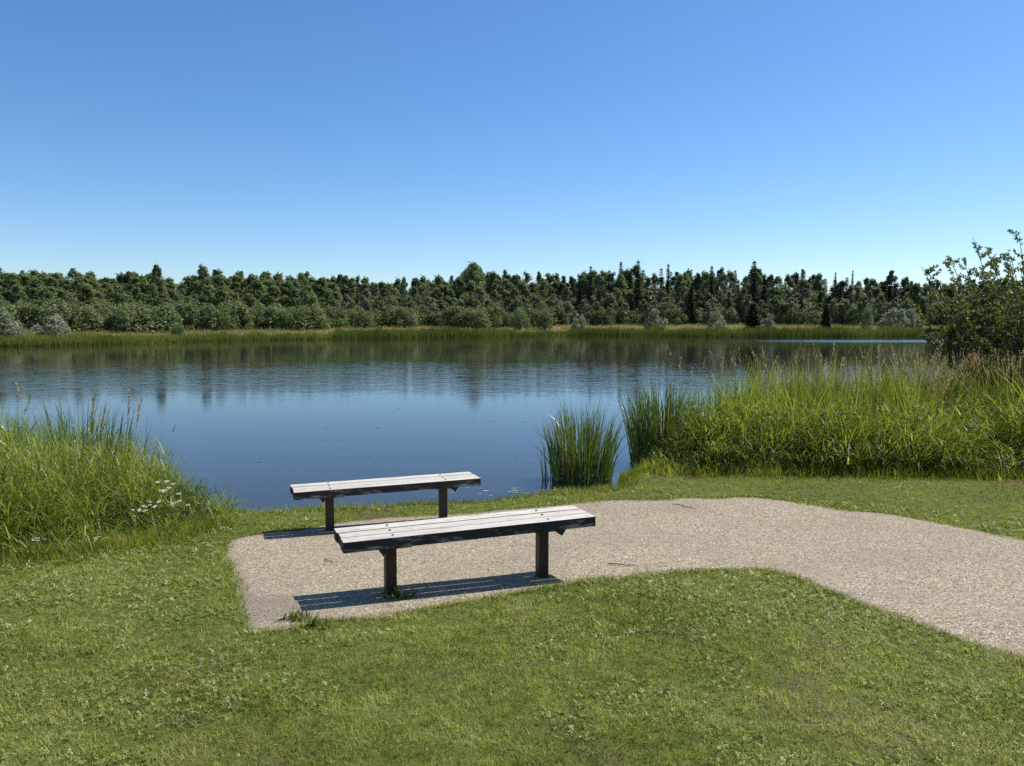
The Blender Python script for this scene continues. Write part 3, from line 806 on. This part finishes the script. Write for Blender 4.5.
# ------------------------------------------------------------------ far shore reeds and meadow
def along(px): return (px - 512) / F
n = 46000
px = U(-90, 1110, n)
fp = pond[len(dense(near_shore, .4, False)):]; fo = np.argsort(fp[:, 0] / fp[:, 1]); fpx = 512 + F * (fp[fo, 0] / fp[fo, 1])
sd_ = np.interp(px, fpx, fp[fo, 1])
off = np.abs(rng.normal(0, 2.4, n)) - .7
thick = np.where(px > 335, 1.0, .55) * (.65 + .7 * vnoise(px, 0 * px, 22, 6))
off *= thick
Dn = sd_ + off
x = along(px) * Dn; y = Dn + 0 * x
wd = sd_poly(x, y, pond)[0]
y = np.where(wd < -.8, y + 1.2, y)
z = np.maximum(terrain(x, y), WATER - .1)
hbase = np.where(px > 335, 1.3, .85) * np.where((px > 515) & (px < 568), .55, 1) * (.5 + .6 * vnoise(px, 0 * px, 11, 8) + .4 * vnoise(px, 0 * px, 3.5, 9)) * np.where(px > 690, 1.12, 1)
h = hbase * U(.7, 1.15, n)
v = np.clip(.35 + .5 * (vnoise(px, 0 * px, 30, 12) - .5) + rng.normal(0, .2, n) + np.where(px < 335, .3, 0), 0, 1)
p = strips(np.stack([x, y, z], -1), U(0, 6.283, n), h, np.abs(rng.normal(.05, .07, n)), U(0, .7, n), U(.03, .075, n), 3, v, .6, rng.normal(0, .6, n))
tag(mesh_np('reed_belt', p[0], p[1], M['reed'], attrs=p[2]), 'belt of green reeds lining the far shore of the pond', 'reeds', kind='stuff')
n = 60000
px = U(-90, 1110, n); off = U(1.5, 45, n)
Dn = shore_d(px) + off; x = along(px) * Dn; y = Dn
dn = fbm(x, y, 12, 15)
v = np.clip(.25 + dn * .7 + rng.normal(0, .15, n) + np.clip((off - 10) / 60, 0, .3), 0, 1)
p = strips(np.stack([x, y, terrain(x, y)], -1), U(0, 6.283, n), U(.25, .75, n), U(.05, .5, n), U(.2, 1, n), U(.04, .10, n), 2, v, .5, rng.normal(0, .7, n))
tag(mesh_np('meadow_grass', p[0], p[1], M['meadow'], attrs=p[2]), 'yellow green meadow grass between far reeds and forest', 'grass', kind='stuff')

# ------------------------------------------------------------------ tree prototypes (meshes shared by copies)
def leaves_in(cl, rad, per, size, flat=.35, squash=.8, seed=None):
    """leaf faces filling clumps; cl (k,3), rad (k,)"""
    k = len(cl)
    i = np.repeat(np.arange(k), per)
    n = len(i)
    d = rng.normal(0, 1, (n, 3)); d /= np.linalg.norm(d, axis=1)[:, None]
    r = rad[i] * U(.15, 1, n) ** .5 * np.where(U(0, 1, n) < .18, U(1, 1.7, n), 1)
    c = cl[i] + d * r[:, None] * np.array([1, 1, squash])
    nrm = rng.normal(0, 1, (n, 3)) * .8 + d * .6 + np.array([0, 0, flat])
    nrm /= np.linalg.norm(nrm, axis=1)[:, None]
    a = np.cross(nrm, rng.normal(0, 1, (n, 3))); a /= np.linalg.norm(a, axis=1)[:, None]
    b = np.cross(nrm, a)
    s = size * U(.6, 1.35, n)[:, None]
    V = np.stack([c + a * s, c + b * s * .55 + a * s * .1, c - a * s, c - b * s * .55 - a * s * .1], 1).reshape(-1, 3)
    v = np.clip(rng.normal(.5, .17, n) + (U(0, 1, k) - .5)[i] * .32, 0, 1)
    return V, np.arange(4 * n).reshape(-1, 4), {'v': np.repeat(v, 4), 't': np.zeros(4 * n)}

def mesh_only(o):
    me = o.data; bpy.data.objects.remove(o); return me

def broadleaf(H, Rm, base, mat, barkmat, nclump, per, size, top_narrow=.9, trunk_vis=.12):
    hs = np.sort(U(base, 1.0, nclump))
    t = (hs - base) / (1 - base)
    env = Rm * np.clip(np.sin(np.pi * np.clip(t * .82 + .14, 0, 1)) ** .7, .12, 1)
    env *= 1 - .45 * t ** 3
    a = U(0, 6.283, nclump); rr = env * np.sqrt(U(.0, 1, nclump))
    rad = Rm * U(.24, .46, nclump) * (1 - .5 * t)
    tops = max(5, nclump // 9)
    hs[-tops:] = U(.86, .985, tops); rr[-tops:] = Rm * U(0, .28, tops); rad[-tops:] = Rm * U(.13, .24, tops)
    cl = np.stack([rr * np.cos(a), rr * np.sin(a), hs * H - rad * .6], -1)
    bm = bmesh.new()
    bend = [(U(-.2, .2), U(-.2, .2)) for _ in range(4)]
    tp = [(0, 0, -.3), (bend[0][0] * .4, bend[0][1] * .4, H * .3), (bend[1][0], bend[1][1], H * .62), (bend[2][0], bend[2][1], H * .92)]
    tube(bm, tp, [H * .013 + .05, H * .010 + .03, H * .006 + .02, .02], 6)
    for j in range(0, nclump, 2):
        c = cl[j]; z0 = max(H * base * .8, c[2] - U(.1, .25) * H)
        tube(bm, [(bend[1][0] * z0 / H, bend[1][1] * z0 / H, z0), (c[0] * .55, c[1] * .55, (z0 + c[2]) / 2 + .1), tuple(c)], [.05 * H / 12 + .01, .035, .015], 5)
    V, Fq, at = leaves_in(cl, rad, per, size, 1.0, 1.35)
    crown = mesh_only(mesh_np('crown', V, Fq, mat, attrs=at))
    return crown, mesh_only(mesh_bm('trunk', bm, barkmat)), H

def spruce(H, Rm, base=.08, droop=.35, gap=.42, fill=4):
    Vs = []; z = H * base; vals = []
    while z < H - .15:
        t = (z - H * base) / (H * (1 - base))
        rl = Rm * (1 - t) ** .8 * U(.75, 1.12) + .26
        nb = int(6 + 5 * (1 - t))
        a0 = U(0, 6.28)
        for b in range(nb):
            a = a0 + b * 6.283 / nb + U(-.25, .25); L = rl * U(.65, 1.1)
            bv = U(0, 1)
            for q in range(fill + int(4 * (1 - t))):
                f = (q + .5) / (fill + int(4 * (1 - t)))
                c = np.array([math.cos(a) * L * f, math.sin(a) * L * f, z - droop * L * f * f + .1 * L * f + U(-.06, .06)])
                s = (.26 + .36 * (1 - f)) * (.55 + .45 * rl / Rm) * U(.7, 1.3)
                du = np.array([math.cos(a), math.sin(a), -droop * f]) * s
                dv = np.array([-math.sin(a), math.cos(a), U(-.5, .5)]) * s * .6
                Vs += [c + du, c + dv, c - du, c - dv]; vals.append(np.clip(bv * .6 + U(0, .4), 0, 1))
        z += gap * (.6 + .5 * (1 - t)) * U(.75, 1.25)
    for q in range(5):
        c = np.array([U(-.03, .03), U(-.03, .03), H - .1 * q]); Vs += [c + (0, 0, .2), c + (.07, 0, 0), c - (0, 0, .2), c - (.07, 0, 0)]; vals.append(.5)
    Vs = np.array(Vs)
    crown = mesh_only(mesh_np('crown', Vs, np.arange(len(Vs)).reshape(-1, 4), M['spruce'], attrs={'v': np.repeat(vals, 4), 't': np.zeros(len(Vs))}))
    bm = bmesh.new(); tube(bm, [(0, 0, -.3), (0, 0, H * .4), (0, 0, H * .95)], [H * .012 + .05, H * .008 + .03, .02], 6)
    return crown, mesh_only(mesh_bm('trunk', bm, M['darkbark'])), H

def shrub(H, Rm, mat, nclump, per, size):
    a = U(0, 6.283, nclump); el = np.arcsin(U(0, 1, nclump)); k = U(.45, 1, nclump) ** .6
    rad = U(.2, .36, nclump) * min(H, Rm)
    cl = np.stack([np.cos(a) * np.cos(el) * (Rm - rad * .7) * k, np.sin(a) * np.cos(el) * (Rm - rad * .7) * k, .12 * H + np.sin(el) * (H * .86 - rad) * k], -1)
    bm = bmesh.new()
    for j in range(0, nclump, 3):
        c = cl[j]; tube(bm, [(c[0] * .05, c[1] * .05, -.15), (c[0] * .4, c[1] * .4, c[2] * .55), tuple(c)], [.05, .035, .012], 5)
    V, Fq, at = leaves_in(cl, rad, per, size, .9, 1.0)
    return mesh_only(mesh_np('crown', V, Fq, mat, attrs=at)), mesh_only(mesh_bm('trunk', bm, M['darkbark'])), H

protos = {
    'poplar_tree': [broadleaf(13, 2.3, .08, M['poplar'], M['bark'], 84, 74, .205) for _ in range(4)] + [broadleaf(12, 2.9, .08, M['poplar'], M['bark'], 92, 76, .215) for _ in range(2)],
    'aspen_tree': [broadleaf(13, 2.1, .2, M['aspen'], M['palebark'], 70, 64, .18) for _ in range(4)],
    'spruce_tree': [spruce(14, 2.2), spruce(15, 1.9, .06, .4), spruce(13, 2.5, .05)],
    'pine_tree': [broadleaf(14, 2.1, .3, M['spruce'], M['bark'], 60, 66, .2) for _ in range(2)] + [spruce(14, 2.3, .15, .15, .5, 4)],
    'young_aspen': [broadleaf(6, 2.0, .04, M['aspen'], M['palebark'], 36, 60, .2) for _ in range(3)],
    'willow_shrub': [shrub(4, 2.6, M['willow'], 34, 60, .16) for _ in range(3)] + [shrub(4.5, 2.2, M['poplar'], 30, 60, .17)],
    'silver_shrub': [shrub(3.2, 1.7, M['silver'], 28, 70, .12) for _ in range(2)],
    'young_spruce': [spruce(4, 1.15, .04, .3, .26, 4)],
}
cat_of = {'poplar_tree': 'tree', 'aspen_tree': 'tree', 'spruce_tree': 'tree', 'pine_tree': 'tree', 'young_aspen': 'tree', 'willow_shrub': 'shrub', 'silver_shrub': 'shrub', 'young_spruce': 'tree'}
registry = []
def plant(kind, px, off, top=None, width=1.0, height=None, hero=None, row='', var=None):
    D = float(shore_d(px)) + off
    x, y = (px - 512) / F * D, D
    z = T1(x, y)
    if height is None: height = EYE + (322 - top) / F * D - z
    height = max(height, .8)
    cm, tm, H = protos[kind][rng.integers(len(protos[kind])) if var is None else var]
    t = empty(kind, (x, y, z - .05), U(0, 6.28))
    s = height / H
    sw = s ** .5 * width
    t.scale = (sw, sw, s)
    link(bpy.data.objects.new('crown', cm), t); link(bpy.data.objects.new('trunk', tm), t)
    tag(t, hero, cat_of[kind])
    if not hero: registry.append((t, kind, px, row))
    return t

SKY = [(-100, 266), (0, 265), (15, 266), (30, 269), (50, 271), (75, 270), (95, 271), (104, 279), (112, 277), (125, 274), (140, 270), (150, 272), (175, 279), (190, 276), (205, 267), (218, 271), (230, 270), (245, 271), (270, 271), (300, 270), (330, 273), (345, 271), (370, 275), (385, 279), (405, 278), (430, 278), (455, 275), (466, 266), (480, 265), (500, 268), (530, 273), (550, 273), (570, 272), (582, 267), (605, 265), (620, 265), (640, 267), (665, 269), (690, 268), (710, 267), (725, 267), (740, 270), (760, 268), (768, 271), (780, 275), (795, 273), (815, 271), (830, 277), (848, 277), (860, 277), (885, 275), (900, 276), (905, 278), (930, 279), (950, 278), (1100, 277)]
def skyl(px): return float(np.interp(px, [a for a, b in SKY], [b for a, b in SKY]))
def kind_at(px, back_row):
    u = U(0, 1)
    if px < 340: return 'poplar_tree'
    if px < 560: return 'poplar_tree' if u < .72 else 'aspen_tree'
    if px < 780: return 'aspen_tree' if u < .5 else ('poplar_tree' if u < .72 else ('spruce_tree' if u < .9 else 'pine_tree'))
    return 'spruce_tree' if u < .38 else ('pine_tree' if u < .62 else ('poplar_tree' if u < .85 else 'aspen_tree'))
def row(spacing, off, drop, name, wid, lo=-55, hi=1080):
    px = lo
    while px < hi:
        q = px + U(-.3, .3) * spacing
        s = skyl(q); base = 328
        kd = kind_at(q, True)
        d0 = drop[0] + (drop[1] - drop[0]) * U(0, 1)
        top = s + (base - s) * d0 + (-1.5 if kd == 'spruce_tree' and name == 'back' else 0)
        plant(kd, q, off + U(-5, 5), top, wid * U(.85, 1.2), row=name)
        px += spacing * U(.8, 1.2)
row(7.4, 66, (-.03, .12), 'back', 1.12)
row(9.5, 54, (.06, .22), 'middle', 1.18)
row(13, 42, (.25, .45), 'front', 1.2)
px = 335
while px < 965:
    plant('young_aspen', px + U(-4, 4), 36 + U(-4, 4), U(294, 304), U(1.0, 1.4), row='under'); px += U(11, 17)
px = -50
while px < 335:
    plant('willow_shrub', px + U(-3, 3), 25 + U(-3, 3), U(296, 305), U(1.0, 1.35), row='shrub', var=int(rng.integers(0, 4))); px += U(9, 14)
while px < 560:
    plant('willow_shrub', px, 30 + U(-4, 4), U(299, 311), U(.8, 1.25), row='shrub'); px += U(10, 16)
while px < 960:
    plant('willow_shrub', px, 38 + U(-5, 5), U(302, 314), U(.7, 1.2), row='shrub'); px += U(24, 42)

# the ones that stand out
plant('poplar_tree', 160, 48, 263.5, .8, hero='lone tall poplar poking above the dip in the left forest skyline', var=1)
plant('poplar_tree', 205, 58, 265, 1.0, hero='pointed tall poplar right of the skyline dip on the left', var=2)
plant('poplar_tree', 474, 52, 264, 1.25, hero='broad rounded poplar forming the step in the middle skyline', var=4)
plant('poplar_tree', 405, 45, 276, .6, hero='small thin poplar breaking the low skyline in the middle', var=0)
plant('spruce_tree', 590, 44, 266, .9, hero='narrow dark spruce among pale aspens above the cattail gap', var=1)
plant('spruce_tree', 637, 46, 260.5, 1.05, hero='sharp dark spruce tip tallest in the stretch above the right cattails', var=1)
plant('spruce_tree', 620, 54, 262, .9, hero='dark spruce tip just left of the tallest middle spruce', var=0)
plant('spruce_tree', 667, 56, 264, .8, hero='short dark spruce tip right of the tallest middle spruce', var=1)
plant('spruce_tree', 752, 42, 261, 1.25, hero='tallest dark spruce standing out left of the bare skyline gap on the right', var=1)
plant('spruce_tree', 710, 48, 266, 1.0, hero='dark narrow spruce left of the tallest right spruce', var=1)
plant('spruce_tree', 800, 56, 268.5, .8, hero='slim spruce spike first in the right hand forest skyline', var=1)
plant('spruce_tree', 833, 58, 272, .55, hero='thin spindly spruce spike left of the needle thin one', var=1)
plant('spruce_tree', 850, 58, 270, .5, hero='needle thin spruce spike on the right hand skyline', var=1)
plant('pine_tree', 889, 50, 270, .9, hero='round topped tall pine over the pale willow on the right', var=0)
plant('silver_shrub', 3, 10, 305, 1.2, hero='silver grey bush cut by the left picture edge on the far bank')
plant('silver_shrub', 55, 12, 310.5, 1.35, hero='large round silver grey bush on the left far bank')
plant('willow_shrub', 178, 11, 319, .55, hero='tiny light green bush alone on the left far meadow', var=0)
plant('silver_shrub', 578, 14, 310, .95, hero='silver bush at the water inlet left of the meadow strip')
plant('silver_shrub', 655, 13, 304.5, 1.15, hero='tall silver bush standing on the meadow above the cattails')
plant('silver_shrub', 716, 10, 307, .95, hero='round silver bush left of the small dark spruce bush')
plant('silver_shrub', 767, 10, 309.5, .9, hero='round silver bush right of the small dark spruce bush')
plant('young_spruce', 752, 17, 303, 1.3, hero='small dark spruce bush between two round silver bushes')
plant('young_spruce', 825, 16, 304, .95, hero='small dark conical spruce on the right far meadow')
plant('willow_shrub', 866, 14, 303, .55, hero='dark upright bush left of the pale willow on the far bank', var=3)
plant('silver_shrub', 893, 22, 304, 1.5, hero='wide pale willow bush behind the right reeds')
plant('silver_shrub', 912, 26, 305, 1.2, hero='pale willow bush hidden partly by the near willow')
plant('willow_shrub', 545, 20, 302, .75, hero='round green bush left of the inlet silver bush', var=0)
plant('willow_shrub', 520, 22, 304, .8, hero='round green bush second left of the inlet silver bush', var=1)

ZONES = [(-999, 30, 'at the far left'), (30, 100, 'behind the large round silver bush'), (100, 190, 'around the lone tall poplar'), (190, 300, 'right of the lone tall poplar'), (300, 385, 'above the far bench'), (385, 460, 'below the low middle skyline'), (460, 540, 'around the broad rounded poplar'), (540, 610, 'behind the inlet silver bush'), (610, 690, 'behind the tall meadow silver bush'), (690, 780, 'around the tallest right spruce'), (780, 870, 'under the thin spruce spikes'), (870, 1200, 'beside the near willow')]
DESC = {'poplar_tree': 'dark green poplar', 'aspen_tree': 'grey green aspen', 'spruce_tree': 'dark pointed spruce', 'pine_tree': 'dark ragged pine', 'willow_shrub': 'grey green willow bush', 'young_aspen': 'low young aspen', 'silver_shrub': 'silver bush', 'young_spruce': 'small spruce'}
ROWN = {'back': 'skyline row', 'middle': 'middle row', 'front': 'front row', 'shrub': 'forest foot', 'under': 'low row'}
bins = {}
for t, kd, px, rw in registry:
    z = next(zn for a, b, zn in ZONES if a <= px < b)
    bins.setdefault((kd, rw, z), []).append((px, t))
for (kd, rw, z), lst in bins.items():
    lst.sort(key=lambda q: q[0])
    base = f"{DESC[kd]} in the {ROWN[rw]} {z}" if rw != 'shrub' else f"{DESC[kd]} at the {ROWN[rw]} {z}"
    n = len(lst)
    for i, (px, t) in enumerate(lst):
        if n == 1: lab = base
        elif i == 0: lab = 'leftmost ' + base
        elif i == n - 1: lab = 'rightmost ' + base
        elif n == 3: lab = 'middle ' + base
        elif i == 1 and n >= 4: lab = 'second ' + base
        elif i == n - 2 and n >= 5: lab = 'penultimate ' + base
        else: lab = 'inner ' + base
        t['label'] = lab
        t['group'] = base.replace(DESC[kd], DESC[kd] + ('es' if DESC[kd].endswith('h') else 's'))

# ------------------------------------------------------------------ the near willow on the right
def near_willow(x, y, Hh, Rr, label):
    z0 = T1(x, y)
    t = empty('willow_bush', (x, y, z0))
    bm = bmesh.new()
    LV = []; LF = 0; vals = []
    C, A, B, S, W = [], [], [], [], []
    for i in range(185):
        az = U(0, 6.283); sp = math.sqrt(U(0, 1))
        L = Hh * U(.75, 1.08) * (1 - .26 * sp * sp)
        ex, ey = math.cos(az) * Rr * sp, math.sin(az) * Rr * sp
        if U(0, 1) < .3: L *= .6; ex *= 1.15; ey *= 1.15
        pts = []
        wob = (U(-.15, .15), U(-.15, .15))
        for q in range(8):
            f = q / 7
            pts.append((ex * f ** .75 * (1.0 if f < .8 else 1 + (f - .8) * .2) + wob[0] * math.sin(f * 5), ey * f ** .75 + wob[1] * math.sin(f * 4), L * f ** (1.0 + .25 * sp)))
        tube(bm, pts, [.028 * (1 - q / 7.3) + .003 for q in range(8)], 5)
        P_ = np.array(pts)
        for tw in range(24):
            f = U(.12, .99); i0 = min(int(f * 7), 6); fr_ = f * 7 - i0
            b0 = P_[i0] * (1 - fr_) + P_[i0 + 1] * fr_
            ta = U(0, 6.283); tl = U(.22, .6) * (1.15 - .75 * f)
            tz = U(.2, .9)
            d_ = np.array([math.cos(ta), math.sin(ta), tz]); d_ /= np.linalg.norm(d_)
            b1 = b0 + d_ * tl * .5; b2 = b0 + d_ * tl + np.array([0, 0, .03])
            tube(bm, [tuple(b0), tuple(b1), tuple(b2)], [.006, .004, .0015], 4)
            nl = int(48 * tl / .4) + 8
            tv = U(0, 1)
            for q in range(nl):
                g = U(.05, 1.05); c = b0 + (b2 - b0) * g
                la = d_ * .5 + rng.normal(0, .75, 3); la /= np.linalg.norm(la)
                C.append(c); A.append(la); vals.append(tv * .4 + U(0, .6))
        for q in range(12):   # leaves of the shoot tip itself
            f = U(.72, 1.0); i0 = min(int(f * 7), 6); fr_ = f * 7 - i0
            c = P_[i0] * (1 - fr_) + P_[i0 + 1] * fr_
            la = np.array([0, 0, .6]) + rng.normal(0, .6, 3); la /= np.linalg.norm(la)
            C.append(c); A.append(la); vals.append(U(.3, 1))
    C, A = np.array(C), np.array(A); n = len(C)
    B = np.cross(A, rng.normal(0, 1, (n, 3)) + np.array([0, 0, .8])); B /= np.linalg.norm(B, axis=1)[:, None]
    Ln = U(.05, .09, n)[:, None]; Wd = Ln * U(.2, .3, n)[:, None]
    V = np.stack([C, C + A * Ln * .45 + B * Wd, C + A * Ln, C + A * Ln * .45 - B * Wd], 1).reshape(-1, 3)
    mesh_np('foliage', V, np.arange(4 * n).reshape(-1, 4), M['bush'], t, {'v': np.repeat(np.clip(vals, 0, 1), 4), 't': np.zeros(4 * n)})
    mesh_bm('branches', bm, M['bark'], t)
    return tag(t, label, 'shrub')
rng.bit_generator.state = np.random.default_rng(23).bit_generator.state
near_willow(11.1, 15.7, 4.02, 2.8, 'big near willow bush with many upright shoots at the right picture edge')

# ------------------------------------------------------------------ camera, sun, sky
cam = bpy.data.cameras.new('camera'); co = link(bpy.data.objects.new('camera', cam))
co.location = (0, 0, EYE); co.rotation_euler = (math.pi / 2 - PITCH, 0, 0)
cam.sensor_width = 36; cam.lens = F / 1024 * 36; cam.clip_end = 5000; cam.clip_start = .05
scene.camera = co
sv = Vector((math.sin(SUN_AZ) * math.cos(SUN_EL), math.cos(SUN_AZ) * math.cos(SUN_EL), math.sin(SUN_EL)))
sl = bpy.data.lights.new('sun', 'SUN'); sl.energy = 4.7; sl.angle = R(.53); sl.color = (1, .955, .88)
so = link(bpy.data.objects.new('sun', sl)); so.rotation_euler = sv.to_track_quat('Z', 'Y').to_euler(); so.location = (0, 0, 30)
w = bpy.data.worlds.new('World'); scene.world = w; w.use_nodes = True
nt = w.node_tree; nt.nodes.clear()
sky = nt.nodes.new('ShaderNodeTexSky'); sky.sky_type = 'NISHITA'; sky.sun_disc = False
sky.sun_elevation = SUN_EL; sky.sun_rotation = SUN_AZ
sky.air_density = .95; sky.dust_density = .6; sky.ozone_density = 5; sky.altitude = 600
hs = nt.nodes.new('ShaderNodeHueSaturation'); hs.inputs['Saturation'].default_value = 1.17
bg = nt.nodes.new('ShaderNodeBackground'); bg.inputs['Strength'].default_value = .119
out = nt.nodes.new('ShaderNodeOutputWorld')
nt.links.new(sky.outputs[0], hs.inputs['Color']); nt.links.new(hs.outputs[0], bg.inputs[0]); nt.links.new(bg.outputs[0], out.inputs[0])
scene.view_settings.view_transform = 'Standard'; scene.view_settings.look = 'None'
scene.view_settings.exposure = 0.35; scene.view_settings.gamma = 1.0
scene.render.engine = 'CYCLES'
cy = scene.cycles
cy.max_bounces = 8; cy.diffuse_bounces = 3; cy.glossy_bounces = 3; cy.transmission_bounces = 4; cy.transparent_max_bounces = 8
cy.use_adaptive_sampling = False
cy.use_denoising = False
try: cy.denoiser = 'OPENIMAGEDENOISE'
except Exception: pass
